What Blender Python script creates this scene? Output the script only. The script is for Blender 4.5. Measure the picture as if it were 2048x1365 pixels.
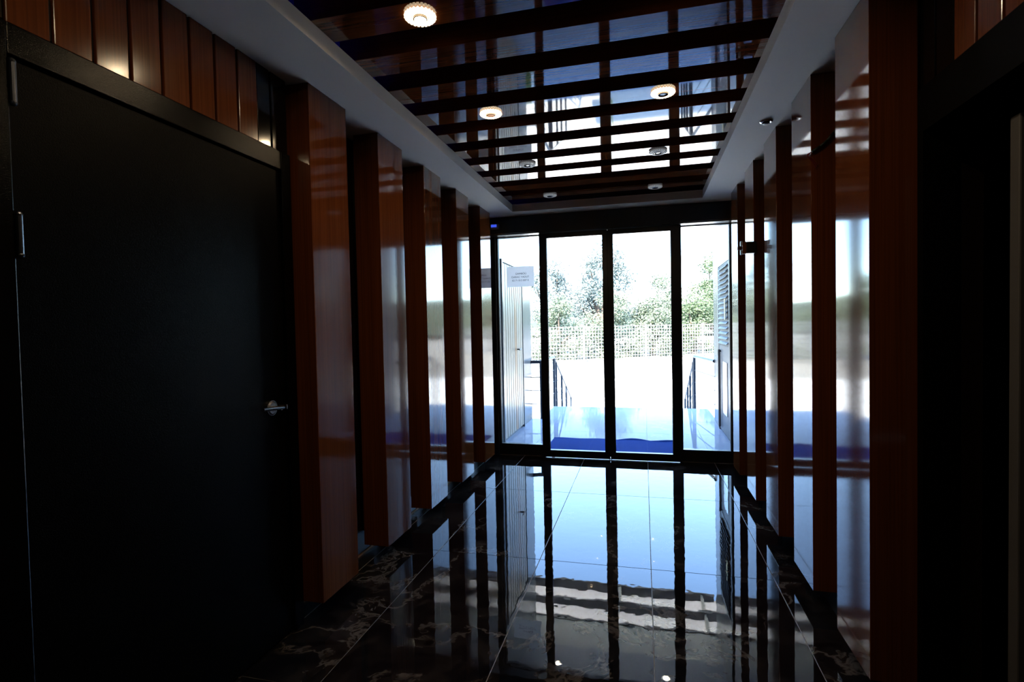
import bpy, bmesh, math, random
from mathutils import Vector, Matrix
random.seed(7)
for o in list(bpy.data.objects): bpy.data.objects.remove(o)
SC = bpy.context.scene
COL = SC.collection

# ------------------------------------------------------------------ camera
def set_camera():
    yaw, pitch, roll = math.radians(14.082), math.radians(-1.538), math.radians(-1.180)
    F = Vector((-math.sin(yaw)*math.cos(pitch), math.cos(yaw)*math.cos(pitch), math.sin(pitch)))
    R = Vector((math.cos(yaw), math.sin(yaw), 0)); U = R.cross(F)
    c, s = math.cos(roll), math.sin(roll)
    R2 = R*c + U*s; U2 = U*c - R*s
    m = Matrix((( R2.x, U2.x, -F.x, 0), (R2.y, U2.y, -F.y, 0), (R2.z, U2.z, -F.z, 1.3), (0, 0, 0, 1)))
    cam = bpy.data.cameras.new('camera'); cam.sensor_width = 36; cam.lens = 1050.9*36/2048
    cam.clip_start = .02; cam.clip_end = 800
    ob = bpy.data.objects.new('camera', cam); COL.objects.link(ob); ob.matrix_world = m
    SC.camera = ob
set_camera()

# ------------------------------------------------------------------ world, sun, exposure
W = bpy.data.worlds.new('world'); SC.world = W; W.use_nodes = True
nt = W.node_tree; nt.nodes.clear()
sky = nt.nodes.new('ShaderNodeTexSky'); sky.sky_type = 'NISHITA'; sky.sun_disc = False
sky.sun_elevation = math.radians(48); sky.sun_rotation = math.radians(195)
sky.altitude = 100; sky.air_density = 1.0; sky.dust_density = .5; sky.ozone_density = 3.5
bg = nt.nodes.new('ShaderNodeBackground'); bg.inputs[1].default_value = 2.4
wo = nt.nodes.new('ShaderNodeOutputWorld')
nt.links.new(sky.outputs[0], bg.inputs[0]); nt.links.new(bg.outputs[0], wo.inputs[0])
sl = bpy.data.lights.new('sun', 'SUN'); sl.energy = 48; sl.angle = .0093; sl.color = (1, .93, .80)
so = bpy.data.objects.new('sun', sl); COL.objects.link(so)
so.rotation_euler = (math.radians(42), 0, math.radians(-15)); so.location = (0, -5, 20)
vs = SC.view_settings
vs.view_transform = 'Standard'; vs.look = 'None'; vs.exposure = 0; vs.gamma = 1; vs.use_curve_mapping = False

# ------------------------------------------------------------------ materials
def nmat(name):
    m = bpy.data.materials.new(name); m.use_nodes = True
    n = m.node_tree; b = n.nodes['Principled BSDF']
    return m, n, b
def pr(name, col, rough=.5, metal=0, spec=.5, coat=0, emis=None, es=0, noise=None, bump=None):
    m, n, b = nmat(name)
    b.inputs['Base Color'].default_value = (*col, 1); b.inputs['Roughness'].default_value = rough
    b.inputs['Metallic'].default_value = metal; b.inputs['Specular IOR Level'].default_value = spec
    b.inputs['Coat Weight'].default_value = coat
    if emis: b.inputs['Emission Color'].default_value = (*emis, 1); b.inputs['Emission Strength'].default_value = es
    if noise:      # (scale, amount): slight tonal variation
        g = n.nodes.new('ShaderNodeNewGeometry'); t = n.nodes.new('ShaderNodeTexNoise'); t.inputs['Scale'].default_value = noise[0]
        t.inputs['Detail'].default_value = 5
        n.links.new(g.outputs['Position'], t.inputs['Vector'])
        mx = n.nodes.new('ShaderNodeMix'); mx.data_type = 'RGBA'
        k = noise[1]
        mx.inputs[6].default_value = (*[c*(1-k) for c in col], 1); mx.inputs[7].default_value = (*[min(1, c*(1+k)) for c in col], 1)
        n.links.new(t.outputs[0], mx.inputs[0]); n.links.new(mx.outputs[2], b.inputs['Base Color'])
    if bump:       # (scale, distance)
        g = n.nodes.new('ShaderNodeNewGeometry'); t = n.nodes.new('ShaderNodeTexNoise'); t.inputs['Scale'].default_value = bump[0]
        n.links.new(g.outputs['Position'], t.inputs['Vector'])
        bp = n.nodes.new('ShaderNodeBump'); bp.inputs['Distance'].default_value = bump[1]; bp.inputs['Strength'].default_value = 1
        n.links.new(t.outputs[0], bp.inputs['Height']); n.links.new(bp.outputs[0], b.inputs['Normal'])
    return m
def wood(name, axis, dark=(.085, .022, .0065), light=(.16, .045, .013), rough=.075):
    """gloss laminate with fine straight grain running along `axis`"""
    m, n, b = nmat(name)
    g = n.nodes.new('ShaderNodeNewGeometry'); mp = n.nodes.new('ShaderNodeMapping')
    sc = [170, 170, 170]; sc['xyz'.index(axis)] = 1.6
    mp.inputs['Scale'].default_value = sc
    oi = n.nodes.new('ShaderNodeObjectInfo')
    ad = n.nodes.new('ShaderNodeVectorMath'); ad.operation = 'ADD'
    ml = n.nodes.new('ShaderNodeVectorMath'); ml.operation = 'SCALE'; ml.inputs['Scale'].default_value = 13
    cb = n.nodes.new('ShaderNodeCombineXYZ')
    for i in range(3): n.links.new(oi.outputs['Random'], cb.inputs[i])
    n.links.new(cb.outputs[0], ml.inputs[0])
    n.links.new(g.outputs['Position'], ad.inputs[0]); n.links.new(ml.outputs[0], ad.inputs[1])
    n.links.new(ad.outputs[0], mp.inputs['Vector'])
    t = n.nodes.new('ShaderNodeTexNoise'); t.inputs['Scale'].default_value = 1; t.inputs['Detail'].default_value = 4
    n.links.new(mp.outputs[0], t.inputs['Vector'])
    mp2 = n.nodes.new('ShaderNodeMapping'); s2 = [14, 14, 14]; s2['xyz'.index(axis)] = .5; mp2.inputs['Scale'].default_value = s2
    n.links.new(ad.outputs[0], mp2.inputs['Vector'])
    t2 = n.nodes.new('ShaderNodeTexNoise'); t2.inputs['Scale'].default_value = 1; t2.inputs['Detail'].default_value = 3
    n.links.new(mp2.outputs[0], t2.inputs['Vector'])
    av = n.nodes.new('ShaderNodeMix'); av.data_type = 'FLOAT'; av.inputs[0].default_value = .4
    n.links.new(t.outputs[0], av.inputs[2]); n.links.new(t2.outputs[0], av.inputs[3])
    r = n.nodes.new('ShaderNodeValToRGB'); r.color_ramp.elements[0].position = .32; r.color_ramp.elements[1].position = .66
    r.color_ramp.elements[0].color = (*dark, 1); r.color_ramp.elements[1].color = (*light, 1)
    n.links.new(av.outputs[0], r.inputs[0]); n.links.new(r.outputs[0], b.inputs['Base Color'])
    b.inputs['Roughness'].default_value = rough
    return m
def marble(name, base, vein, vein2, rough=.02, scale=1.0, wav=.0006, cover=.5, spec=.5):
    m, n, b = nmat(name)
    N = n.nodes.new; L = n.links.new
    g = N('ShaderNodeNewGeometry'); oi = N('ShaderNodeObjectInfo')
    cb = N('ShaderNodeCombineXYZ'); [L(oi.outputs['Random'], cb.inputs[i]) for i in range(3)]
    ml = N('ShaderNodeVectorMath'); ml.operation = 'SCALE'; ml.inputs['Scale'].default_value = 9
    ad = N('ShaderNodeVectorMath'); ad.operation = 'ADD'
    L(cb.outputs[0], ml.inputs[0]); L(g.outputs['Position'], ad.inputs[0]); L(ml.outputs[0], ad.inputs[1])
    w = N('ShaderNodeTexNoise'); w.inputs['Scale'].default_value = 2.0*scale; w.inputs['Detail'].default_value = 4; w.inputs['Roughness'].default_value = .5
    L(ad.outputs[0], w.inputs['Vector'])
    wm = N('ShaderNodeVectorMath'); wm.operation = 'SCALE'; wm.inputs['Scale'].default_value = .9/scale
    L(w.outputs['Color'], wm.inputs[0])
    a2 = N('ShaderNodeVectorMath'); a2.operation = 'ADD'; L(ad.outputs[0], a2.inputs[0]); L(wm.outputs[0], a2.inputs[1])
    t = N('ShaderNodeTexNoise'); t.inputs['Scale'].default_value = 1.7*scale; t.inputs['Detail'].default_value = 6; t.inputs['Roughness'].default_value = .62
    L(a2.outputs[0], t.inputs['Vector'])
    # thin veins where the noise passes .5
    s = N('ShaderNodeMath'); s.operation = 'SUBTRACT'; s.inputs[1].default_value = .5; L(t.outputs[0], s.inputs[0])
    ab = N('ShaderNodeMath'); ab.operation = 'ABSOLUTE'; L(s.outputs[0], ab.inputs[0])
    r = N('ShaderNodeValToRGB'); r.color_ramp.elements[0].position = 0; r.color_ramp.elements[0].color = (1, 1, 1, 1)
    r.color_ramp.elements[1].position = .022; r.color_ramp.elements[1].color = (0, 0, 0, 1); L(ab.outputs[0], r.inputs[0])
    # patchy mask
    k = N('ShaderNodeTexNoise'); k.inputs['Scale'].default_value = 2.4*scale; k.inputs['Detail'].default_value = 4; L(a2.outputs[0], k.inputs['Vector'])
    kr = N('ShaderNodeValToRGB'); kr.color_ramp.elements[0].position = cover; kr.color_ramp.elements[1].position = cover+.2; L(k.outputs[0], kr.inputs[0])
    f1 = N('ShaderNodeMath'); f1.operation = 'MULTIPLY'; L(r.outputs[0], f1.inputs[0]); L(kr.outputs[0], f1.inputs[1])
    # cloudy smudges
    c = N('ShaderNodeTexNoise'); c.inputs['Scale'].default_value = 5*scale; c.inputs['Detail'].default_value = 9; c.inputs['Roughness'].default_value = .75; L(a2.outputs[0], c.inputs['Vector'])
    cr = N('ShaderNodeValToRGB'); cr.color_ramp.elements[0].position = .42; cr.color_ramp.elements[1].position = .95; L(c.outputs[0], cr.inputs[0])
    f2 = N('ShaderNodeMath'); f2.operation = 'MULTIPLY'; L(cr.outputs[0], f2.inputs[0]); L(kr.outputs[0], f2.inputs[1])
    m1 = N('ShaderNodeMix'); m1.data_type = 'RGBA'; m1.inputs[6].default_value = (*base, 1); m1.inputs[7].default_value = (*vein2, 1); L(f2.outputs[0], m1.inputs[0])
    m2 = N('ShaderNodeMix'); m2.data_type = 'RGBA'; m2.inputs[7].default_value = (*vein, 1); L(m1.outputs[2], m2.inputs[6]); L(f1.outputs[0], m2.inputs[0])
    L(m2.outputs[2], b.inputs['Base Color']); b.inputs['Roughness'].default_value = rough; b.inputs['Specular IOR Level'].default_value = spec
    if wav:
        q = N('ShaderNodeTexNoise'); q.inputs['Scale'].default_value = 9; q.inputs['Detail'].default_value = 2; L(ad.outputs[0], q.inputs['Vector'])
        bp = N('ShaderNodeBump'); bp.inputs['Distance'].default_value = wav; bp.inputs['Strength'].default_value = 1
        L(q.outputs[0], bp.inputs['Height']); L(bp.outputs[0], b.inputs['Normal'])
    return m
def glassm(name, tint=(.93, .96, .97), ior=1.45):
    m = bpy.data.materials.new(name); m.use_nodes = True; n = m.node_tree; n.nodes.clear()
    o = n.nodes.new('ShaderNodeOutputMaterial'); mx = n.nodes.new('ShaderNodeMixShader'); fr = n.nodes.new('ShaderNodeFresnel')
    fr.inputs['IOR'].default_value = ior
    tr = n.nodes.new('ShaderNodeBsdfTransparent'); tr.inputs[0].default_value = (*tint, 1)
    gl = n.nodes.new('ShaderNodeBsdfGlossy'); gl.inputs['Roughness'].default_value = 0
    n.links.new(fr.outputs[0], mx.inputs[0]); n.links.new(tr.outputs[0], mx.inputs[1]); n.links.new(gl.outputs[0], mx.inputs[2])
    n.links.new(mx.outputs[0], o.inputs[0]); return m

M = dict(
    fin=wood('gloss_wood_vertical', 'z'),
    clad=wood('satin_wood_cladding', 'z', rough=.17),
    plank=wood('gloss_wood_across', 'x', rough=.035),
    tile=marble('dark_marble_tile', (.0045, .0045, .0055), (.12, .10, .08), (.07, .058, .046), rough=.012, wav=.0003, cover=.40),
    grout=pr('pale_grout', (.38, .36, .33), .7),
    white=pr('white_paint', (.86, .85, .82), .6, spec=.3, bump=(60, .0004)),
    blackvoid=pr('black_void_paint', (.012, .008, .006), .8),
    wallb=pr('dark_brown_wall', (.014, .008, .006), .35),
    blackgloss=pr('black_gloss_panel', (.004, .004, .004), .10),
    doorblk=pr('black_door_paint', (.0018, .0018, .0018), .34, spec=.05, bump=(420, .0006)),
    blackmatte=pr('matt_black_frame', (.0012, .0012, .0014), .6, spec=.05),
    peel=pr('black_orange_peel_paint', (.0012, .0011, .001), .20, spec=.15, bump=(420, .00045)),
    alu=pr('black_aluminium', (.008, .009, .011), .28, spec=.5),
    glass=glassm('door_glass'),
    chrome=pr('chrome', (.75, .74, .72), .12, metal=1),
    nickel=pr('satin_nickel', (.55, .54, .53), .25, metal=1),
    steel=pr('hinge_steel', (.10, .11, .13), .3, metal=1),
    trim=pr('orange_trim', (.35, .12, .02), .5),
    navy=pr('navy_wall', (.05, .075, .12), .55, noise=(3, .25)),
    grey=pr('grey_board', (.085, .085, .09), .55, noise=(5, .1)),
    lamp=pr('lamp_glow', (1, 1, 1), .4, emis=(1, .82, .58), es=60),
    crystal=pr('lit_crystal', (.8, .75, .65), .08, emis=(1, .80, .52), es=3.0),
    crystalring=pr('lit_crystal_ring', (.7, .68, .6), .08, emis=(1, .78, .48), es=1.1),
    crystalc=pr('clear_crystal_daylight_glow', (.75, .8, .85), .08, emis=(.9, .95, 1), es=.12),  # unlit crystal; faint cool emission stands in for reflected daylight
    bulb_warm=pr('bulb_warm', (.5, .3, .2), .3, emis=(1, .5, .25), es=.5),
    bulb_dark=pr('bulb_dark', (.06, .07, .08), .15),
    lampring=pr('lamp_ring', (.25, .22, .2), .25, metal=1),
    led=pr('blue_led', (.02, .02, .4), .4, emis=(.02, .01, 1), es=9),
    ledscr=pr('blue_display', (.02, .05, .5), .4, emis=(.06, .12, 1), es=.8),
    plasticg=pr('grey_plastic', (.25, .25, .26), .5),
    plasticb=pr('black_plastic', (.008, .008, .008), .4),
    copper=pr('orange_brown_plastic', (.22, .06, .015), .4),
    whitepl=pr('white_plastic', (.8, .8, .8), .4),
    maroon=pr('maroon_plastic', (.06, .008, .01), .4),
    cable=pr('dark_green_cable', (.012, .02, .015), .5),
    redwire=pr('red_wire', (.14, .012, .012), .5),
    paper=pr('white_paper', (.8, .8, .86), .8),
    ink=pr('grey_ink', (.09, .09, .12), .8),
    mat=pr('blue_mat', (.010, .06, .36), .95, spec=.1, noise=(160, .45), bump=(260, .006)),
    ptile=marble('pale_marble_tile', (.33, .41, .56), (.42, .49, .62), (.27, .34, .48), rough=.03, wav=.0002, spec=.006),
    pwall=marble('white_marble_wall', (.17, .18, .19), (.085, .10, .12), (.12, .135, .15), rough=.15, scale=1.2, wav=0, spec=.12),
    cream=pr('cream_slat', (.40, .35, .28), .3, spec=.12, noise=(6, .15)),
    tan=pr('tan_slat', (.42, .25, .14), .3, spec=.12),
    groove=pr('dark_groove_and_shade', (.02, .02, .02), .6),
    louv=pr('grey_blue_metal', (.075, .09, .12), .45, spec=.2),
    jamb=pr('brown_grey_metal', (.10, .09, .09), .4),
    notice=pr('yellow_notice', (.7, .62, .38), .7),
    railm=pr('dark_blue_grey_rail', (.035, .048, .07), .4, spec=.3),
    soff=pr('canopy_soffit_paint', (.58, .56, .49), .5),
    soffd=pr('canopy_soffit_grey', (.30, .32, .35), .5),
    beam=pr('canopy_beam', (.025, .03, .045), .4),
    poly=pr('canopy_sheet', (.62, .58, .50), .6),
    facade=pr('facade_render', (.45, .45, .44), .8, noise=(2, .1)),
    pave=pr('pale_pavement', (.76, .72, .64), .85, noise=(1.2, .12)),
    grass=pr('grass', (.10, .15, .03), .9, noise=(3, .4)),
    earth=pr('dry_field', (.25, .225, .18), .95, noise=(.3, .25)),
    hill=pr('hill_scrub', (.045, .055, .030), .95, noise=(.12, .5)),
    fencew=pr('white_mesh_metal', (.30, .30, .30), .5),
    wallp=pr('pale_stone_wall', (.50, .44, .38), .85, noise=(2, .2)),
    leaf1=pr('olive_leaves', (.15, .175, .12), .6, noise=(2.5, .5)),
    leaf2=pr('green_leaves', (.12, .155, .085), .6, noise=(2.5, .5)),
    leaf3=pr('silvery_leaves', (.17, .20, .19), .6, noise=(2.5, .4)),
    bark=pr('bark', (.10, .07, .05), .9),
    step=pr('stair_stone', (.42, .42, .42), .5, noise=(8, .1)),
    yellow=pr('yellow_weed', (.5, .5, .08), .8),
)
for k in ('leaf1', 'leaf2', 'leaf3'):
    M[k].node_tree.nodes['Principled BSDF'].inputs['Specular IOR Level'].default_value = .2

def translucent(name, col, mixf=.5):
    m = bpy.data.materials.new(name); m.use_nodes = True; n = m.node_tree; n.nodes.clear()
    o = n.nodes.new('ShaderNodeOutputMaterial'); mx = n.nodes.new('ShaderNodeMixShader'); mx.inputs[0].default_value = mixf
    d = n.nodes.new('ShaderNodeBsdfDiffuse'); t = n.nodes.new('ShaderNodeBsdfTranslucent')
    d.inputs[0].default_value = (*col, 1); t.inputs[0].default_value = (*col, 1)
    n.links.new(d.outputs[0], mx.inputs[1]); n.links.new(t.outputs[0], mx.inputs[2]); n.links.new(mx.outputs[0], o.inputs[0]); return m
M['plank'].node_tree.nodes['Principled BSDF'].inputs['Specular IOR Level'].default_value = .85
M['paper'] = translucent('white_paper', (.96, .96, .98), .62)
M['poly'] = translucent('canopy_sheet', (.93, .89, .84), .55)
# ------------------------------------------------------------------ helpers
def bx(bm, x0, x1, y0, y1, z0, z1, mi=0):
    r = bmesh.ops.create_cube(bm, size=1)
    for v in r['verts']:
        v.co = Vector(((x0+x1)/2+v.co.x*(x1-x0), (y0+y1)/2+v.co.y*(y1-y0), (z0+z1)/2+v.co.z*(z1-z0)))
    fs = {f for v in r['verts'] for f in v.link_faces}
    for f in fs: f.material_index = mi
    return r['verts']
def box(*a): bm = bmesh.new(); bx(bm, *a); return bm
def tube(bm, a, b, r, seg=10, r2=None):
    a, b = Vector(a), Vector(b); d = b-a
    q = d.to_track_quat('Z', 'Y').to_matrix().to_4x4()
    bmesh.ops.create_cone(bm, cap_ends=True, segments=seg, radius1=r, radius2=r if r2 is None else r2, depth=d.length,
                          matrix=Matrix.Translation((a+b)/2) @ q)
def path(bm, pts, r, seg=8):
    for a, b in zip(pts[:-1], pts[1:]): tube(bm, a, b, r, seg)
    for p in pts[1:-1]: bmesh.ops.create_icosphere(bm, subdivisions=1, radius=r, matrix=Matrix.Translation(p))
def lathe(bm, prof, seg=32, c=(0, 0, 0)):
    rings = [[bm.verts.new((c[0]+r*math.cos(2*math.pi*i/seg), c[1]+r*math.sin(2*math.pi*i/seg), c[2]+z)) for i in range(seg)] for r, z in prof]
    for a, b in zip(rings[:-1], rings[1:]):
        for i in range(seg): bm.faces.new((a[i], a[(i+1) % seg], b[(i+1) % seg], b[i]))
    bm.faces.new(rings[0][::-1]); bm.faces.new(rings[-1])
def tagit(o, label=None, cat=None, group=None, kind=None):
    if label: o['label'] = label
    if cat: o['category'] = cat
    if group: o['group'] = group
    if kind: o['kind'] = kind
    return o
def obj(name, bm, mat, parent=None, bevel=0, smooth=False, loc=None):
    """bm is in world coordinates; with a parent Empty the vertices are shifted to its origin"""
    bmesh.ops.recalc_face_normals(bm, faces=bm.faces)
    me = bpy.data.meshes.new(name); o = bpy.data.objects.new(name, me)
    off = Vector((0, 0, 0))
    if parent is not None:
        p = parent; 
        while p is not None: off += Vector(p.location); p = p.parent
    org = Vector(loc) if loc is not None else off
    bmesh.ops.translate(bm, verts=bm.verts, vec=-org)
    bm.to_mesh(me); bm.free()
    for m_ in (mat if isinstance(mat, (list, tuple)) else [mat]): me.materials.append(M[m_])
    if smooth: me.shade_smooth()
    COL.objects.link(o)
    o.location = org-off
    if parent is not None: o.parent = parent
    if bevel:
        b = o.modifiers.new('bevel', 'BEVEL'); b.width = bevel; b.segments = 2; b.limit_method = 'ANGLE'
        b.harden_normals = False
    return o
def empty(name, loc, label=None, cat=None, group=None, kind=None):
    o = bpy.data.objects.new(name, None); COL.objects.link(o); o.location = loc; o.empty_display_size = .1
    return tagit(o, label, cat, group, kind)
def inst(src, name, loc, parent=None, rotz=None, mat=None):
    o = src.copy(); o.name = name; COL.objects.link(o); o.parent = parent; o.location = loc
    if rotz is not None: o.rotation_euler.z = rotz
    return o
def copy_tree(src, loc, label=None):
    r = src.copy(); COL.objects.link(r); r.location = loc
    if label: r['label'] = label
    for ch in list(src.children):
        c = ch.copy(); COL.objects.link(c); c.parent = r
        for g in list(ch.children):
            d = g.copy(); COL.objects.link(d); d.parent = c
    return r

XW, XE = -1.60, .90          # wall planes behind the fins
XL, XR = -1.398, .724        # corridor faces of the fins
ZS, ZC = 2.381, 2.45         # soffit and plank heights
YD = 5.12                    # entrance
YB = -2.6                    # wall behind the camera
CX0, CX1 = -1.182, .51
YF = 4.83                    # end of the coffer

# ------------------------------------------------------------------ floor
fl = obj('floor', box(XW-.15, 3.2, YB, 5.26, -.12, -.0025), 'grout')
tagit(fl, 'dark polished marble floor of the corridor with pale grout lines', 'floor', kind='structure')
xs = [-1.51, -1.178, -.578, .022, .622, 1.222, 1.822, 2.422, 3.0]
ys = [1.641+1.2*k for k in range(-4, 4)]; ys = [YB+.002]+[y for y in ys if YB+.1 < y < 5.2]+[5.24]
G = .0016
cache = {}
for i in range(len(xs)-1):
    for j in range(len(ys)-1):
        if xs[i+1] > .7 and ys[j] < YB+.1: pass
        w, l = round(xs[i+1]-xs[i], 3), round(ys[j+1]-ys[j], 3)
        key = (w, l)
        c = ((xs[i]+xs[i+1])/2, (ys[j]+ys[j+1])/2, -.01)
        if key not in cache:
            bm = bmesh.new(); bx(bm, c[0]-w/2+G, c[0]+w/2-G, c[1]-l/2+G, c[1]+l/2-G, -.01, 0)
            cache[key] = obj('tile', bm, 'tile', fl, bevel=.0008, loc=c)
        else: inst(cache[key], 'tile', c, fl)
obj('skirting_strip', box(XW, -1.5132, YB, 5.24, -.01, 0), 'tile', fl)

# ------------------------------------------------------------------ walls
wl = obj('wall_left', box(XW-.15, XW, 2.0, 5.24, 0, 2.62), 'wallb')
tagit(wl, 'dark wall behind the left-hand row of wooden fins', 'wall', kind='structure')
obj('skirting', box(XW, XW+.006, 2.03, 5.0, 0, .012), 'trim', wl)
wr = obj('wall_right', box(XE, XE+.15, 1.99, 5.24, 0, 2.62), 'wallb')
tagit(wr, 'dark wall behind the right-hand row of wooden fins', 'wall', kind='structure')
# left wall around the black door: proud of the fin wall
XD = -1.486
bm = bmesh.new()
bx(bm, XW-.15, XD-.012, YB, .93, 0, 2.62); bx(bm, XW-.15, XD-.012, .93, 2.0, 2.075, 2.62)
wd = obj('wall_left_near', bm, 'blackvoid')
tagit(wd, 'near left wall carrying the black door and upright wooden slats', 'wall', kind='structure')
bx_ = [.954+.1088*k for k in range(-9, 9)]
sl0 = None
for k, y in enumerate(bx_[:-1]):
    y1 = y+.1088
    if y < YB: continue
    c = (XD-.006, (y+y1)/2, 2.068)
    if sl0 is None:
        bm = bmesh.new(); vs_ = bx(bm, XD-.012, XD, y+.005, y1-.005, 2.064, ZS)
        sl0 = obj('slat', bm, 'clad', wd, bevel=.003, loc=c)
    else: inst(sl0, 'slat', c, wd)
for y0, y1 in ((1.822, 1.895), (1.905, 1.998)):
    obj('gloss_panel', box(XD-.012, XD-.002, y0, y1, 2.066, ZS), 'blackgloss', wd, bevel=.002)
# right wall around the open doorway
bm = bmesh.new()
bx(bm, XE-.02, XE+.13, YB, .55, 0, 2.62); bx(bm, XE-.02, XE+.13, .55, 1.99, 2.03, 2.62)
we = obj('wall_right_near', bm, 'blackvoid')
tagit(we, 'near right wall over the open doorway with upright wooden slats', 'wall', kind='structure')
s1 = None
for k in range(-9, 1):
    y = 1.679+.1088*k; y1 = y+.1088
    c = (XE-.026, (y+y1)/2, 2.03)
    if s1 is None:
        s1 = obj('slat', box(XE-.032, XE-.02, y+.005, y1-.005, 2.03, ZS), 'clad', we, bevel=.003, loc=c)
    else: inst(s1, 'slat', c, we)
for y0, y1 in ((1.792, 1.88), (1.89, 1.975)):
    obj('gloss_panel', box(XE-.03, XE-.02, y0, y1, 2.03, ZS), 'blackgloss', we, bevel=.002)
tagit(obj('wall_back', box(XW-.15, 3.2, YB-.15, YB, 0, 2.62), 'wallb'), 'dark wall closing the corridor behind the camera', 'wall', kind='structure')
# side room through the doorway
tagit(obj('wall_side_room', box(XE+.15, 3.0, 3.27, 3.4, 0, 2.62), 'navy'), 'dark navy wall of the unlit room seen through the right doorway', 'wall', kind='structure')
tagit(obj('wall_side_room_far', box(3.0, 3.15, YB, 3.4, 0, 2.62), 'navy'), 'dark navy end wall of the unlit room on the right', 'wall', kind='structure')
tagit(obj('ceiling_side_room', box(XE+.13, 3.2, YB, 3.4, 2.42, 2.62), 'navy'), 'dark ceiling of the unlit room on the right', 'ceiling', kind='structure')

# ------------------------------------------------------------------ ceiling: white soffit, cove, planks
bm = bmesh.new()
bx(bm, XW-.15, CX0, YB, 5.26, ZS, ZC); bx(bm, CX1, 1.06, YB, 5.26, ZS, ZC); bx(bm, CX0, CX1, YF, 5.26, ZS, ZC)
sf = obj('ceiling', bm, 'white')
tagit(sf, 'white soffit framing the recessed ceiling of glossy brown planks', 'ceiling', kind='structure')
obj('upper_ceiling', box(XW-.15, 1.06, YB, 5.26, 2.60, 2.75), 'blackvoid', sf)
pl = None
y = 1.745-.3063*14
PLK = []
while y < 4.8:
    c = ((CX0+CX1)/2, y+.078, ZC)
    if pl is None: pl = obj('plank', box(CX0-.07, CX1+.16, y, y+.156, ZC+.001, ZC+.121), 'plank', sf, bevel=.0015, loc=c)
    elif y > YB: inst(pl, 'plank', c, sf)
    y += .3063
pl.location = (pl.location.x, 1.745-.3063*13+.078-0, pl.location.z) if False else pl.location
# blue LED strip lying in the left cove
t = empty('led_strip', (CX0-.10, 1, ZC), 'blue LED strip glowing in the cove above the left soffit', 'light strip')
obj('backing', box(CX0-.145, CX0-.125, YB+.1, 4.55, ZC+.0005, ZC+.004), 'plasticg', t)
obj('glow_tape', box(CX0-.14, CX0-.13, YB+.1, 4.55, ZC+.0042, ZC+.008), 'led', t)
obj('cove_reflector', box(CX0-.26, CX0-.25, YB, 5.2, ZC+.0005, 2.595), 'white', sf)  # white board added to catch and spread the blue glow

# ------------------------------------------------------------------ wooden fins
ORD = ['nearest', 'second', 'third', 'fourth', 'farthest']
LY = [(2.029, 2.326), (2.644, 2.943), (3.262, 3.560), (3.880, 4.173), (4.494, 4.803)]
RY = [(1.972, 2.283), (2.585, 2.893), (3.210, 3.510), (3.830, 4.128), (4.450, 4.738)]
lsay = ['nearest wooden fin on the left, directly beside the black door',
        'second wooden fin from the black door along the left wall',
        'third wooden fin from the black door, middle of the left row',
        'fourth wooden fin from the black door, mirroring the bright glass entrance',
        'last wooden fin of the left row, touching the glass entrance']
rsay = ['nearest wooden fin on the right, beside the dark open doorway',
        'second wooden fin on the right, loose wires hanging at its top',
        'third wooden fin on the right, middle of the right row',
        'fourth wooden fin on the right, behind the small black sensor box',
        'last wooden fin of the right row, touching the glass entrance']
for i, (a, b) in enumerate(LY):
    o = obj('wooden_fin', box(-1.548 if i else -1.53, XL, a, b, .085, ZS-.001), 'fin', bevel=.0015, loc=(XL-.07, (a+b)/2, .085))
    tagit(o, lsay[i], 'fin', 'tall glossy wooden fins along the left wall')
    obj('mounting_block', box(XW, -1.548 if i else -1.53, a+.06, b-.06, .14, ZS-.04), 'wallb', o)
for i, (a, b) in enumerate(RY):
    o = obj('wooden_fin', box(XR, .862, a, b, .085, ZS-.001), 'fin', bevel=.0015, loc=(XR+.07, (a+b)/2, .085))
    tagit(o, rsay[i], 'fin', 'tall glossy wooden fins along the right wall')
    obj('mounting_block', box(.862, XE, a+.06, b-.06, .14, ZS-.04), 'wallb', o)

# ------------------------------------------------------------------ black door on the left
d2 = empty('door_2', (XD, 1.45, 0), 'tall black textured door with a chrome lever handle, left of the photo', 'door', kind='structure')
bm = bmesh.new()
bx(bm, XW-.15, XD+.006, .84, .955, 0, 2.064); bx(bm, XW-.15, XD+.006, 1.945, 2.004, 0, 2.064); bx(bm, XW-.15, XD+.006, .955, 1.945, 1.985, 2.064)
obj('door_frame', bm, 'peel', d2, bevel=.003)
leaf = obj('door_leaf', box(XD-.05, XD-.006, .958, 1.941, .008, 1.981), 'doorblk', d2, bevel=.003)
bm = bmesh.new()
def disc_x(bm, x0, x1, y, z, r, seg=28, r2=None): tube(bm, (x0, y, z), (x1, y, z), r, seg, r2)
disc_x(bm, XD-.006, XD+.002, 1.847, .987, .031, 32); disc_x(bm, XD+.002, XD+.006, 1.847, .987, .029, 32, .023)
hd = obj('handle_rose', bm, 'nickel', leaf, smooth=False)
bm = bmesh.new(); disc_x(bm, XD+.004, XD+.046, 1.847, .987, .009, 16)
tube(bm, (XD+.046, 1.858, .988), (XD+.046, 1.738, .997), .0075, 16)
obj('lever', bm, 'chrome', leaf)
bm = bmesh.new(); disc_x(bm, XD-.006, XD+.012, 1.905, .983, .010, 16); bx(bm, XD+.010, XD+.028, 1.903, 1.907, .974, .993)
obj('lock_knob', bm, 'chrome', leaf)
for z in (1.50, 1.87, .25):
    bm = bmesh.new(); tube(bm, (XD+.008, .962, z), (XD+.008, .962, z+.10), .008, 14)
    for q in (0, .10): bmesh.ops.create_icosphere(bm, subdivisions=2, radius=.009, matrix=Matrix.Translation((XD+.008, .962, z+q)))
    obj('hinge', bm, 'steel', d2)

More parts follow.
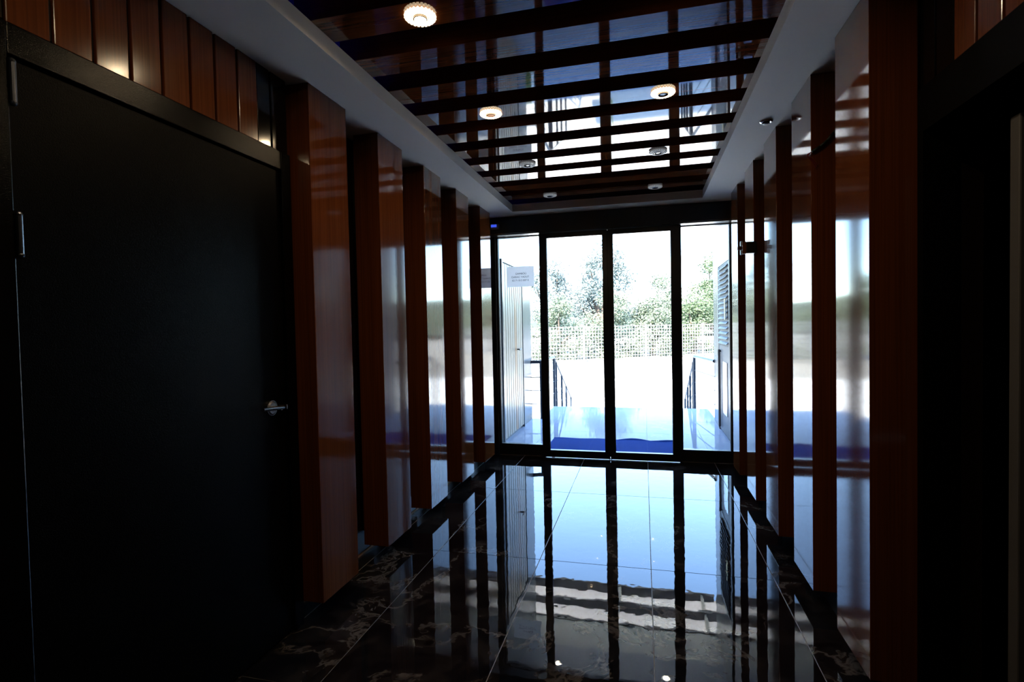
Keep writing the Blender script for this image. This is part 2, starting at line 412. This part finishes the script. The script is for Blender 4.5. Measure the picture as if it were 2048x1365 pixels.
# ------------------------------------------------------------------ right doorway
d3 = empty('door_3', (XE, 1.3, 0), 'black frame of the open doorway into the dark room on the right', 'doorway', kind='structure')
bm = bmesh.new()
bx(bm, .862, XE+.05, 1.94, 1.988, 0, 2.028); bx(bm, .862, XE+.05, .56, .62, 0, 2.028); bx(bm, .862, XE+.05, .62, 1.94, 1.89, 2.028)
obj('door_frame', bm, 'blackmatte', d3)
o = obj('grey_board', box(.955, 1.62, 1.66, 1.70, 0, 1.83), 'grey', bevel=.004, loc=(1.28, 1.68, 0))
tagit(o, 'pale grey board standing just inside the dark doorway at the right edge', 'board')

# ------------------------------------------------------------------ glass entrance
d1 = empty('door_1', (-.35, YD, 0), 'black framed automatic sliding glass entrance at the end of the corridor', 'door', kind='structure')
x0, x1 = XW+.0, XE-.0
bm = bmesh.new(); bx(bm, x0, x1, 5.02, 5.22, 2.205, ZS-.001)
hdr = obj('operator_header', bm, 'alu', d1, bevel=.004)
obj('header_seam', box(-1.46, -1.0, 5.016, 5.0195, 2.214, 2.218), 'nickel', hdr)
obj('header_seam', box(.33, .79, 5.016, 5.0195, 2.214, 2.218), 'nickel', hdr)
bm = bmesh.new(); bx(bm, -.36, -.30, 5.008, 5.0195, 2.31, 2.325); obj('motion_sensor', bm, 'plasticb', hdr, bevel=.003)
def framed(name, x0, x1, y0, y1, z0, z1, l, r, b, t, parent, panemat='glass'):
    """a frame with four members and one pane as sub-part"""
    bm = bmesh.new()
    bx(bm, x0, x0+l, y0, y1, z0, z1); bx(bm, x1-r, x1, y0, y1, z0, z1)
    bx(bm, x0+l, x1-r, y0, y1, z0, z0+b); bx(bm, x0+l, x1-r, y0, y1, z1-t, z1)
    f = obj(name, bm, 'alu', parent)
    ym = (y0+y1)/2
    obj('pane', box(x0+l, x1-r, ym-.003, ym+.003, z0+b, z1-t), panemat, f)
    bm = bmesh.new()     # gasket bead
    for a in ((x0+l, x0+l+.004, z0+b, z1-t), (x1-r-.004, x1-r, z0+b, z1-t)): bx(bm, a[0], a[1], ym-.009, ym+.009, a[2], a[3])
    obj('gasket', bm, 'plasticb', f)
    return f
framed('fixed_panel', -1.545, -.965, 5.15, 5.20, 0, 2.205, .125, .03-.052+.03, .113, .008, d1)
framed('fixed_panel', .318, .87, 5.15, 5.20, 0, 2.205, .028, .10, .113, .008, d1)
framed('sliding_leaf', -.985, -.326, 5.09, 5.135, .007, 2.204, .072, .045, .070, .045, d1)
framed('sliding_leaf', -.322, .33, 5.09, 5.135, .007, 2.204, .046, .075, .070, .045, d1)
obj('seal', box(-.327, -.321, 5.10, 5.125, .03, 2.2), 'plasticb', d1)
bm = bmesh.new(); bx(bm, XW, -1.44, 5.12, 5.22, 0, 2.205); bx(bm, .79, XE, 5.12, 5.22, 0, 2.205)
obj('side_post', bm, 'alu', d1)
obj('threshold', box(-1.545, .87, 5.14, 5.24, 0, .004), 'nickel', d1)
obj('floor_guide', box(-.335, -.313, 5.07, 5.10, 0, .005), 'nickel', d1)
# paper notice on the left pane
pp = empty('paper_notice', (-1.196, 5.165, 1.80), 'small white paper notice with three lines of print taped to the left pane', 'notice')
obj('sheet', box(-1.337, -1.055, 5.168, 5.1684, 1.702, 1.906), 'paper', pp)
def text(s, size, loc, mat, parent, rot=(math.radians(90), 0, 0), name='lettering', ext=.0004, align='CENTER'):
    cu = bpy.data.curves.new(name, 'FONT'); cu.body = s; cu.size = size; cu.align_x = align; cu.align_y = 'CENTER'; cu.extrude = ext
    to = bpy.data.objects.new(name, cu); COL.objects.link(to)
    me = bpy.data.meshes.new_from_object(to); COL.objects.unlink(to); bpy.data.objects.remove(to)
    me.materials.clear(); me.materials.append(M[mat]); o = bpy.data.objects.new(name, me); COL.objects.link(o)
    o.parent = parent; o.location = Vector(loc)-parent.location; o.rotation_euler = rot; return o
text('ÜHMBÖÜ', .026, (-1.190, 5.1670, 1.833), 'ink', pp)
text('DARAC YADUT', .026, (-1.196, 5.1670, 1.800), 'ink', pp)
text('02 71 013 007 0', .026, (-1.196, 5.1670, 1.766), 'ink', pp)
# small blue display with its cable on the header
b_ = empty('access_reader', (-1.40, 5.0, 2.29), 'small grey reader with a glowing blue face on the header corner', 'reader')
obj('body', box(-1.446, -1.362, 4.99, 5.0185, 2.262, 2.312), 'plasticg', b_, bevel=.004)
obj('blue_face', box(-1.44, -1.385, 4.986, 4.99, 2.282, 2.306), 'ledscr', b_)
bm = bmesh.new(); path(bm, [Vector((-1.43+.012*k, 5.008, 2.315+.018*math.sin(math.pi*k/12))) for k in range(13)], .003)
obj('cable', bm, 'plasticb', b_)

# ------------------------------------------------------------------ downlights
LAMP = []
def downlight(x, y, z, bright, on=True, glow='bulb_dark'):
    r = empty('downlight', (x, y, z))
    bm = bmesh.new()          # faceted crystal rim: 24 cut blocks round a ring
    for i in range(24):
        a = 2*math.pi*i/24
        for (rr, zz, s) in ((.0525, -.0075, .0105), (.040, -.012, .010)):
            mt = Matrix.Translation((x+rr*math.cos(a+(.13 if rr < .04 else 0)), y+rr*math.sin(a+(.13 if rr < .04 else 0)), z+zz)) @ Matrix.Rotation(a, 4, 'Z') @ Matrix.Rotation(.6, 4, 'Y')
            bmesh.ops.create_icosphere(bm, subdivisions=1, radius=s*.72, matrix=mt)
    obj('crystal_rim', bm, 'crystal' if bright else 'crystalc', r)
    bm = bmesh.new(); lathe(bm, [(.047, -.0005), (.049, -.006), (.044, -.009), (.028, -.010), (.027, -.0005)], 32, (x, y, z)); obj('base_ring', bm, 'crystalring' if bright else 'crystalc', r)
    bm = bmesh.new(); lathe(bm, [(.0255, -.0105), (.0255, -.018), (.022, -.019), (.021, -.0105)], 32, (x, y, z)); obj('inner_ring', bm, 'lampring', r)
    bm = bmesh.new(); lathe(bm, [(.020, -.0105), (.020, -.014), (.012, -.0155)], 24, (x, y, z)); obj('bulb', bm, glow if glow == 'bulb_warm' else ('lamp' if on else glow), r)
    if not on: return r
    ld = LAMP[0] if LAMP else bpy.data.lights.new('lamp_disc', 'AREA')
    if not LAMP: ld.shape = 'DISK'; ld.size = .036; ld.energy = 2.1; ld.color = (1, .72, .42); LAMP.append(ld)
    lo = bpy.data.objects.new('lamp_light', ld); COL.objects.link(lo); lo.parent = r; lo.location = (0, 0, -.0165)
    return r
lw = {0: 'nearest the camera, glowing warm', 1: 'second from the camera', 2: 'third from the camera', 3: 'closest to the glass entrance'}
for side, X in (('left', -.779), ('right', .109)):
    src = None
    for k in (-2, -1, 0, 1, 2, 3):
        yy = 1.823+.9189*k
        on = (side == 'left' and k in (-1, 0, 1)) or (side == 'right' and k in (-1, 0))
        r = downlight(X, yy, ZC+.001, k < 2, on, 'bulb_warm' if (side == 'left' and k == 1) else 'bulb_dark')
        if k < 0 or (k == 0 and side == 'right'): lb = f'crystal rimmed downlight in the {side} row, behind the camera view'
        elif k == 0: lb = 'brightest warm glowing crystal downlight at the top edge of the ceiling'
        else: lb = f'crystal rimmed downlight in the {side} row, {lw[k]}'
        if side == 'right' and k == 0: lb = 'crystal rimmed downlight nearest the camera in the right row'
        if k == -2: lb = f'last crystal downlight of the {side} row at the back wall'
        tagit(r, lb, 'downlight', 'crystal downlights set in the planks')
r = empty('soffit_spot', (.655, 3.112, ZS), 'small round chrome spot with dark eye in the right white soffit', 'spotlight')
bm = bmesh.new(); lathe(bm, [(.034, 0), (.034, -.004), (.028, -.009), (.020, -.010), (.020, -.004)], 28, (.655, 3.112, ZS)); obj('rim', bm, 'chrome', r, smooth=True)
bm = bmesh.new(); lathe(bm, [(.0195, -.004), (.018, -.016), (.008, -.019)], 24, (.655, 3.112, ZS)); obj('eye', bm, 'plasticb', r)

# ------------------------------------------------------------------ small fittings on the right fins
r = empty('sensor_box', (.69, 3.80, 1.80), 'small black sensor box with an orange brown cap between two right fins', 'sensor')
obj('body', box(.672, .735, 3.795, 3.828, 1.760, 1.836), 'plasticb', r, bevel=.003)
obj('cap', box(.648, .6715, 3.795, 3.826, 1.757, 1.838), 'copper', r, bevel=.003)
for z0, z1 in ((1.811, 1.842), (1.752, 1.782)):
    bm = bmesh.new(); v = bx(bm, .636, .6475, 3.797, 3.822, z0, z1); obj('clip', bm, 'whitepl', r, bevel=.002)
obj('plug', box(.618, .6475, 3.80, 3.815, 1.784, 1.809), 'maroon', r, bevel=.003)
r = empty('hanging_wires', (.75, 2.56, 2.05), 'loose dark cable with red wire tails on the second right fin', 'cable')
bm = bmesh.new(); path(bm, [Vector(p) for p in ((.84, 2.576, 2.15), (.81, 2.574, 2.113), (.785, 2.572, 2.082), (.756, 2.572, 2.058), (.725, 2.572, 2.04))], .006)
obj('sheath', bm, 'cable', r, smooth=True)
for k in range(3):
    bm = bmesh.new(); path(bm, [Vector(p) for p in ((.725, 2.574, 2.04), (.705, 2.571, 2.03-.004*k), (.712+.006*k, 2.572, 2.012), (.728+.005*k, 2.574, 1.995), (.738+.004*k, 2.575, 1.968+.006*k))], .0016, 6)
    obj('red_wire', bm, 'redwire', r)

# ================================================================== outside
H = 2.93
# porch floor
pf = obj('porch_floor', box(-1.70, 1.05, 5.26, 7.26, -.3, -.004), 'grout')
tagit(pf, 'pale glossy tiled porch floor just outside the glass entrance', 'floor', kind='structure')
obj('landing_base', box(-1.43, .93, 7.26, 8.40, -.3, -.004), 'step', pf)
cache = {}
def ptile(x0, x1, y0, y1):
    key = (round(x1-x0, 3), round(y1-y0, 3)); c = ((x0+x1)/2, (y0+y1)/2, -.01)
    if key not in cache: cache[key] = obj('tile', box(x0+.0012, x1-.0012, y0+.0012, y1-.0012, -.012, -.002), 'ptile', pf, bevel=.0006, loc=c)
    else: inst(cache[key], 'tile', c, pf)
px = [-1.545, -1.178, -.578, .022, .622, .905]
for a, b in zip(px[:-1], px[1:]):
    for y0, y1 in ((5.262, 6.441), (6.441, 7.26)): ptile(a, b, y0, y1)
px = [-1.43, -1.178, -.578, .022, .622, .93]
for a, b in zip(px[:-1], px[1:]): ptile(a, b, 7.26, 8.40)
# stairs down
st = empty('porch_stairs', (-.35, 8.4, -.95), 'pale stone steps going down from the porch to the yard', 'stairs', kind='structure')
for k in range(5):
    obj('step', box(-1.5, .85, 8.40+.34*k, 8.40+.34*(k+1), -.95, -.16*(k+1)), 'step', st)
# porch side walls
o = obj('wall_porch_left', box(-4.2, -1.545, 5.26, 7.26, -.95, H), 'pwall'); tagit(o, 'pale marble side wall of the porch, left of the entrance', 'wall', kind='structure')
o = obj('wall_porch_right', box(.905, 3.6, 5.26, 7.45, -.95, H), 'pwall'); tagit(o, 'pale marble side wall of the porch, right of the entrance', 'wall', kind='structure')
bm = bmesh.new(); bx(bm, -4.2, 3.6, 5.0, 5.26, 2.75, 3.4); bx(bm, -4.2, XW-.15, 5.0, 5.26, -.95, 2.75); bx(bm, 3.2, 3.6, 5.0, 5.26, -.95, 2.75)
bx(bm, 1.06, 3.2, 3.4, 5.26, -.95, 2.75); bx(bm, XW-.15, 1.06, 5.222, 5.26, ZS-.02, 2.75)
bx(bm, -4.2, 3.6, -2.9, 5.0, 2.75, 3.2); bx(bm, XW-.2, XW-.15, YB-.15, 5.0, -.1, 2.75)
o = obj('wall_facade', bm, 'facade'); tagit(o, 'rendered building shell around and above the corridor', 'wall', kind='structure')
# grooved door in left porch wall
d5 = empty('door_5', (-1.545, 6.15, 0), 'outer left door clad in cream and tan upright boards, seen through the glass', 'door', kind='structure')
obj('backing', box(-1.5445, -1.535, 5.68, 6.64, .03, 2.03), 'groove', d5)
ysl = [5.69+.1045*k for k in range(10)]
for k in range(9):
    obj('board', box(-1.535, -1.522, ysl[k]+.008, ysl[k+1]-.008, .035, 2.02), 'tan' if k in (5,) else 'cream', d5, bevel=.002)
bm = bmesh.new(); bx(bm, -1.5445, -1.515, 5.64, 5.68, 0, 2.06); bx(bm, -1.5445, -1.515, 6.635, 6.66, 0, 2.06); bx(bm, -1.5445, -1.515, 5.68, 6.635, 2.03, 2.06); obj('door_frame', bm, 'pwall', d5)
bm = bmesh.new(); tube(bm, (-1.522, 6.34, 1.02), (-1.475, 6.34, 1.02), .008); tube(bm, (-1.475, 6.36, 1.02), (-1.475, 6.24, 1.02), .008); obj('handle', bm, 'plasticb', d5)
# louvred door in right porch wall
d4 = empty('door_4', (.905, 6.5, 0), 'grey blue louvred metal door in the right porch wall', 'door', kind='structure')
bm = bmesh.new(); bx(bm, .885, .9045, 6.82, 6.90, 0, 2.03); bx(bm, .885, .9045, 5.95, 6.01, 0, 2.03); bx(bm, .885, .9045, 6.01, 6.82, 1.97, 2.03)
obj('door_frame', bm, 'jamb', d4)
lf = obj('leaf', box(.893, .9045, 6.01, 6.82, .02, 1.97), 'louv', d4)
bm = bmesh.new(); bx(bm, .888, .893, 6.03, 6.08, .05, 1.96); bx(bm, .888, .893, 6.74, 6.80, .05, 1.96); bx(bm, .888, .893, 6.08, 6.74, .98, 1.03); obj('stile', bm, 'louv', lf)
obj('louvre_painted_shade', box(.8905, .893, 6.08, 6.74, 1.03, 1.96), 'groove', lf)  # dark sheet painting the shade seen between the louvres
lv = None
for k in range(16):
    z = 1.07+.057*k; c = (.885, 6.41, z)
    if lv is None:
        bm = bmesh.new(); v = bx(bm, .866, .892, 6.085, 6.735, z-.003, z+.003)
        for q in v: q.co.z += (q.co.x-.879)*1.0
        lv = obj('louvre', bm, 'louv', lf, loc=c)
    else: inst(lv, 'louvre', (lv.location.x, lv.location.y, z), lf)
bm = bmesh.new(); tube(bm, (.87, 6.70, .05), (.87, 6.70, .98), .012); tube(bm, (.87, 6.70, .96), (.892, 6.70, .96), .010); obj('pull_bar', bm, 'jamb', lf)
obj('plate', box(.886, .8925, 6.2, 6.5, .25, .85), 'nickel', lf)
obj('yellow_notice', box(.862, .865, 6.12, 6.2, 1.33, 1.56), 'notice', lf)
# canopy
cn = empty('porch_canopy', (-.35, 6.5, H), 'porch roof with plain soffit and a dark beamed outer edge', 'canopy', kind='structure')
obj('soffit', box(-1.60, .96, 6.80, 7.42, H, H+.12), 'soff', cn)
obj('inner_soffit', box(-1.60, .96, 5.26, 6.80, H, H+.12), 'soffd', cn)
for yb in (7.42, 7.98, 8.52): obj('beam', box(-1.85, 1.0, yb, yb+.05, H-.012, H+.12), 'beam', cn)
for xb in (-1.85, -.44, .80): obj('rafter', box(xb, xb+.035, 7.48, 8.52, H+.01, H+.10), 'soff', cn)
obj('roof_sheet', box(-1.9, 1.05, 7.42, 8.62, H+.121, H+.135), 'poly', cn)
for X in (-1.09, .21):
    r = empty('canopy_spot', (X, 6.38, H), 'round spot in the porch roof, %s of the two' % ('left' if X < 0 else 'right'), 'spotlight', 'spots in the porch roof')
    bm = bmesh.new(); lathe(bm, [(.055, 0), (.055, -.006), (.040, -.010), (.038, -.002)], 24, (X, 6.38, H)); obj('rim', bm, 'nickel', r)
    bm = bmesh.new(); lathe(bm, [(.036, -.001), (.036, -.006), (.02, -.008)], 24, (X, 6.38, H)); obj('bulb', bm, 'lamp', r)
# blue mat
bm = bmesh.new()
n = 26
vs0 = []
for i in range(n+1):
    x = -1.02+1.33*i/n
    e = 5.985+.012*math.sin(i*.8)+(.02*math.sin((i-14)*.5) if i > 14 else 0)
    vs0.append([bm.verts.new((x, 5.30, .008)), bm.verts.new((x, e-.03, .008)), bm.verts.new((x, e, .010+(.012*abs(math.sin(i*.45)) if i > 12 else .002)))])
for a, b in zip(vs0[:-1], vs0[1:]):
    for q in (0, 1): bm.faces.new((a[q], b[q], b[q+1], a[q+1]))
r_ = bmesh.ops.extrude_face_region(bm, geom=list(bm.faces)); 
for v in [g for g in r_['geom'] if isinstance(g, bmesh.types.BMVert)]: v.co.z = -.002
o = obj('door_mat', bm, 'mat', loc=(-.35, 5.65, -.002)); tagit(o, 'royal blue carpet mat lying outside against the sliding doors', 'mat')
# railings
def railing(name, side, label):
    X = -1.425 if side < 0 else .79
    r = empty(name, (X, 8.4, 0), label, 'railing')
    P0 = Vector((-1.545, 7.22, .80)) if side < 0 else Vector((.905, 7.40, .79))
    A = Vector((-1.405, 7.24, .80)) if side < 0 else None
    B = Vector((X if side < 0 else .745, 8.45, .79))
    top = [P0]+([A] if A else [])+[B]
    bm = bmesh.new(); path(bm, top, .022, 12); obj('handrail', bm, 'railm', r, smooth=False)
    for z in (.585, .40, .21):
        bm = bmesh.new(); path(bm, [Vector((p.x, p.y, z)) for p in top], .006, 6); obj('bar', bm, 'railm', r)
    for p in ([A] if A else [])+[B]:
        bm = bmesh.new(); tube(bm, (p.x, p.y, -.3 if p is A else -.16), (p.x, p.y, .80), .021, 12); obj('post', bm, 'railm', r)
    dn = []
    for k, yy in enumerate((8.66, 9.25, 9.78, 10.4)):
        z = .79-.47*(yy-8.45); zf = -.16*(int((yy-8.40)/.34)+1) if yy < 10.1 else -.95
        bm = bmesh.new(); tube(bm, (B.x, yy, zf), (B.x, yy, z), .019, 12); obj('post', bm, 'railm', r)
    e = Vector((B.x, 10.42, .79-.47*(10.42-8.45)))
    bm = bmesh.new(); path(bm, [B, e], .013, 10); obj('stair_handrail', bm, 'railm', r)
    for dz in (-.25, -.45, -.65):
        bm = bmesh.new(); path(bm, [B+Vector((0, 0, dz)), e+Vector((0, 0, dz))], .006, 6); obj('bar', bm, 'railm', r)
railing('metal_railing', -1, 'dark metal railing left of the porch stairs')
railing('metal_railing', 1, 'dark metal railing right of the porch stairs')

# ------------------------------------------------------------------ yard, fence, trees, hills
GZ = -.95
g = obj('yard', box(-160, 160, -40, 260, GZ-.5, GZ), 'earth'); tagit(g, 'pale dry ground beyond the porch up to the trees', 'ground', kind='structure')
g = obj('pavement', box(-30, 30, 8.0, 22, GZ, GZ+.02), 'pave'); tagit(g, 'sunlit pale pavement in front of the stairs', 'pavement', kind='structure')
for nm, (a, b, c, d), lb in (('grass_strip', (-14, -1.9, 7.6, 9.4), 'green grass strip left of the porch'), ('grass_strip', (1.5, 14, 7.8, 9.4), 'green grass strip right of the porch')):
    bm = bmesh.new(); bx(bm, a, b, c, d, GZ, -.42)
    tagit(obj(nm, bm, 'grass'), lb, 'grass', kind='structure')
for (a, b, c, d, z), lb in (((-26, -25.6, -5, 27, 1.1), 'long low pale boundary wall far to the left of the porch'), ((24, 24.4, -5, 34, 1.1), 'long low pale boundary wall far to the right of the porch')):
    w_ = empty('boundary_wall', ((a+b)/2, (c+d)/2, GZ), lb, 'wall')
    obj('masonry', box(a, b, c, d, GZ, z-.1), 'wallp', w_); obj('coping', box(a-.08, b+.08, c, d, z-.1, z), 'step', w_)
# fence, running obliquely
F0, F1 = Vector((-5.4, 31.5, GZ)), Vector((1.67, 36.3, GZ)); fd = (F1-F0).normalized(); ang = math.atan2(fd.y, fd.x)
fe = empty('mesh_fence', tuple(F0), 'long white welded mesh fence in front of the trees', 'fence')
fe.rotation_euler.z = ang
def local(name, bm, mat, parent, loc):
    bmesh.ops.recalc_face_normals(bm, faces=bm.faces)
    me = bpy.data.meshes.new(name); bm.to_mesh(me); bm.free(); me.materials.append(M[mat])
    o = bpy.data.objects.new(name, me); COL.objects.link(o); o.parent = parent; o.location = loc; return o
# posts where the photo shows them (x over y of the sight line)
def hit(sx): # sight line x = sx*y
    t_ = (F0.x-sx*F0.y)/(sx*fd.y-fd.x); return t_
t1, t2 = hit(-.1103), hit(.0038)
sp = t2-t1
posts = [t1+sp*k for k in range(-4, 6)]
pst = None
for t_ in posts:
    if pst is None:
        bm = bmesh.new(); bx(bm, -.06, .06, -.04, .04, 0, 2.24); pst = local('fence_post', bm, 'fencew', fe, (t_, 0, 0))
    else: inst(pst, 'fence_post', (t_, 0, 0), fe)
bm = bmesh.new(); npk = 22
for k in range(1, npk):
    u = sp*k/npk; bx(bm, u-.010, u+.010, -.010, .010, .05, 2.2)
for k in range(11):
    z = .08+.208*k; bx(bm, .06, sp-.06, -.02, .02, z-.013, z+.013)
ps = local('mesh_panel', bm, 'fencew', fe, (posts[0], 0, 0)); ps['kind'] = 'stuff'
for t_ in posts[1:-1]: inst(ps, 'mesh_panel', (t_, 0, 0), fe)

def tree(name, x, y, h, w, mat, label, n=5200, low=.1, ls=.16, cat='tree', base=GZ):
    r = empty(name, (x, y, base), label, cat, 'trees and bushes behind the fence')
    rnd = random.Random(int(x*31+y*7+h*13))
    bm = bmesh.new()
    tube(bm, (x, y, base), (x+.1, y, base+h*.45), .035*w+.04, 8, .02*w+.02)
    blobs = []
    for k in range(18):
        a = rnd.uniform(0, 6.28); rr = rnd.uniform(.1, .42)*w
        zz = base+h*(low+(1-low)*rnd.uniform(.12, .86))
        zf = (zz-base)/h; rr *= (1.15-zf*.75)
        c = Vector((x+rr*math.cos(a), y+rr*math.sin(a), zz)); s = rnd.uniform(.13, .25)*w*(1.1-.45*zf)
        blobs.append((c, s))
        if k % 2 == 0: tube(bm, (x, y, base+h*.2), tuple(c), .022*w, 5, .006*w)
    obj('trunk', bm, 'bark', r)
    blobs.append((Vector((x, y, base+h*.88)), .16*w))
    vs, fs = [], []
    off = Vector((x, y, base))
    for i in range(n):
        c, s = rnd.choice(blobs)
        d = Vector((rnd.gauss(0, 1), rnd.gauss(0, 1), rnd.gauss(0, 1))).normalized()*s*rnd.uniform(.35, 1.12)
        p = c+Vector((d.x, d.y, d.z*.85))-off
        if p.z < .02: continue
        u = Vector((rnd.gauss(0, 1), rnd.gauss(0, 1), rnd.gauss(0, .7))).normalized(); v = u.cross(Vector((rnd.gauss(0, 1), rnd.gauss(0, 1), rnd.gauss(0, 1)))).normalized()
        l = ls*rnd.uniform(.6, 1.4); b = len(vs)
        vs += [p-u*l*.5, p+v*l*.22, p+u*l*.5, p-v*l*.22]; fs.append((b, b+1, b+2, b+3))
    me = bpy.data.meshes.new('foliage'); me.from_pydata(vs, [], fs); me.materials.append(M[mat])
    o = bpy.data.objects.new('foliage', me); COL.objects.link(o); o.parent = r; o['kind'] = 'stuff'
    return r
TR = [
 ('leafy_tree', -3.0, 40.0, 8.6, 6.8, 'leaf3', 'tallest silvery tree rising behind the middle of the fence', 15000, .2, .19),
 ('leafy_tree', -7.0, 41.0, 7.6, 5.8, 'leaf3', 'pale thin tree left of the tallest one behind the fence', 9000, .25, .19),
 ('leafy_tree', 1.5, 44.0, 6.4, 6.0, 'leaf1', 'rounded olive tree behind the fence right of the centre stile', 11000, .15, .18),
 ('leafy_tree', 5.4, 43.0, 7.8, 5.8, 'leaf2', 'green tree behind the fence at the right pane', 11000, .2, .19),
 ('bush', -5.6, 35.2, 4.2, 5.0, 'leaf1', 'olive bush directly behind the fence on the left', 11000, -.12, .17),
 ('bush', -2.4, 37.2, 4.6, 5.0, 'leaf1', 'olive bush directly behind the fence left of the centre stile', 12000, -.12, .17),
 ('bush', .6, 39.2, 4.3, 5.0, 'leaf1', 'olive bush directly behind the fence right of the centre stile', 12000, -.12, .17),
 ('bush', 3.6, 41.2, 4.6, 5.0, 'leaf2', 'green bush directly behind the fence at the right sliding stile', 11000, -.12, .17),
 ('bush', -8.8, 33.4, 3.6, 5.0, 'leaf1', 'low olive bush seen behind the left door stile', 7000, -.12, .17),
 ('leafy_tree', -13.5, 38.0, 5.4, 5.5, 'leaf2', 'broad green tree far left of the fence', 5500, .15, .2),
 ('leafy_tree', 11.0, 47.0, 6.0, 6.5, 'leaf1', 'broad olive tree far right of the fence', 5500, .15, .2),
]
for a in TR: tree(*a)
def hill(name, x0, x1, y0, y1, h, label, seed):
    rnd = random.Random(seed); bm = bmesh.new(); nx, ny = 36, 8; g = []
    ph = [rnd.uniform(0, 6) for _ in range(4)]
    for i in range(nx+1):
        row = []
        for j in range(ny+1):
            u, v = i/nx, j/ny
            prof = math.sin(math.pi*min(1, v*.75+.02))**.8
            e = .75+.18*math.sin(u*7+ph[0])+.09*math.sin(u*17+ph[1])+.03*math.sin(u*41+ph[2]+v*9)
            row.append(bm.verts.new((x0+(x1-x0)*u, y0+(y1-y0)*v, GZ-.2+h*prof*e)))
        g.append(row)
    for i in range(nx):
        for j in range(ny): bm.faces.new((g[i][j], g[i+1][j], g[i+1][j+1], g[i][j+1]))
    o = obj(name, bm, 'hill', smooth=True); tagit(o, label, 'hill', kind='structure')
hill('hillside', -150, 150, 95, 170, 13, 'low green hills far behind the trees', 3)
def side_hill(xa, xb, label, seed):
    rnd = random.Random(seed); bm = bmesh.new(); g = []
    for i in range(37):
        row = []
        for j in range(9):
            u, v = i/36, j/8
            e = .75+.2*math.sin(u*6+seed)+.08*math.sin(u*19)
            row.append(bm.verts.new((xa+(xb-xa)*v, -10+150*u, GZ-.2+11*e*math.sin(math.pi*min(1, v*.75+.02))**.8)))
        g.append(row)
    for i in range(36):
        for j in range(8): bm.faces.new((g[i][j], g[i+1][j], g[i+1][j+1], g[i][j+1]))
    tagit(obj('hillside', bm, 'hill', smooth=True), label, 'hill', kind='structure')
side_hill(-70, -140, 'low green hillside far to the left of the yard', 1)
side_hill(70, 140, 'low green hillside far to the right of the yard', 2)
# a yellow weed at the edge of the landing
bm = bmesh.new()
for k in range(26):
    a = random.uniform(0, 6.28); p = Vector((-.62+random.uniform(-.07, .07), 10.9+random.uniform(-.05, .05), GZ+.02))
    tube(bm, p, p+Vector((.1*math.cos(a), .1*math.sin(a), random.uniform(.55, .98))), .006, 4, .002)
tagit(obj('weed', bm, 'yellow', loc=(-.62, 10.9, GZ+.02)), 'small yellow green weed growing past the landing edge', 'weed')
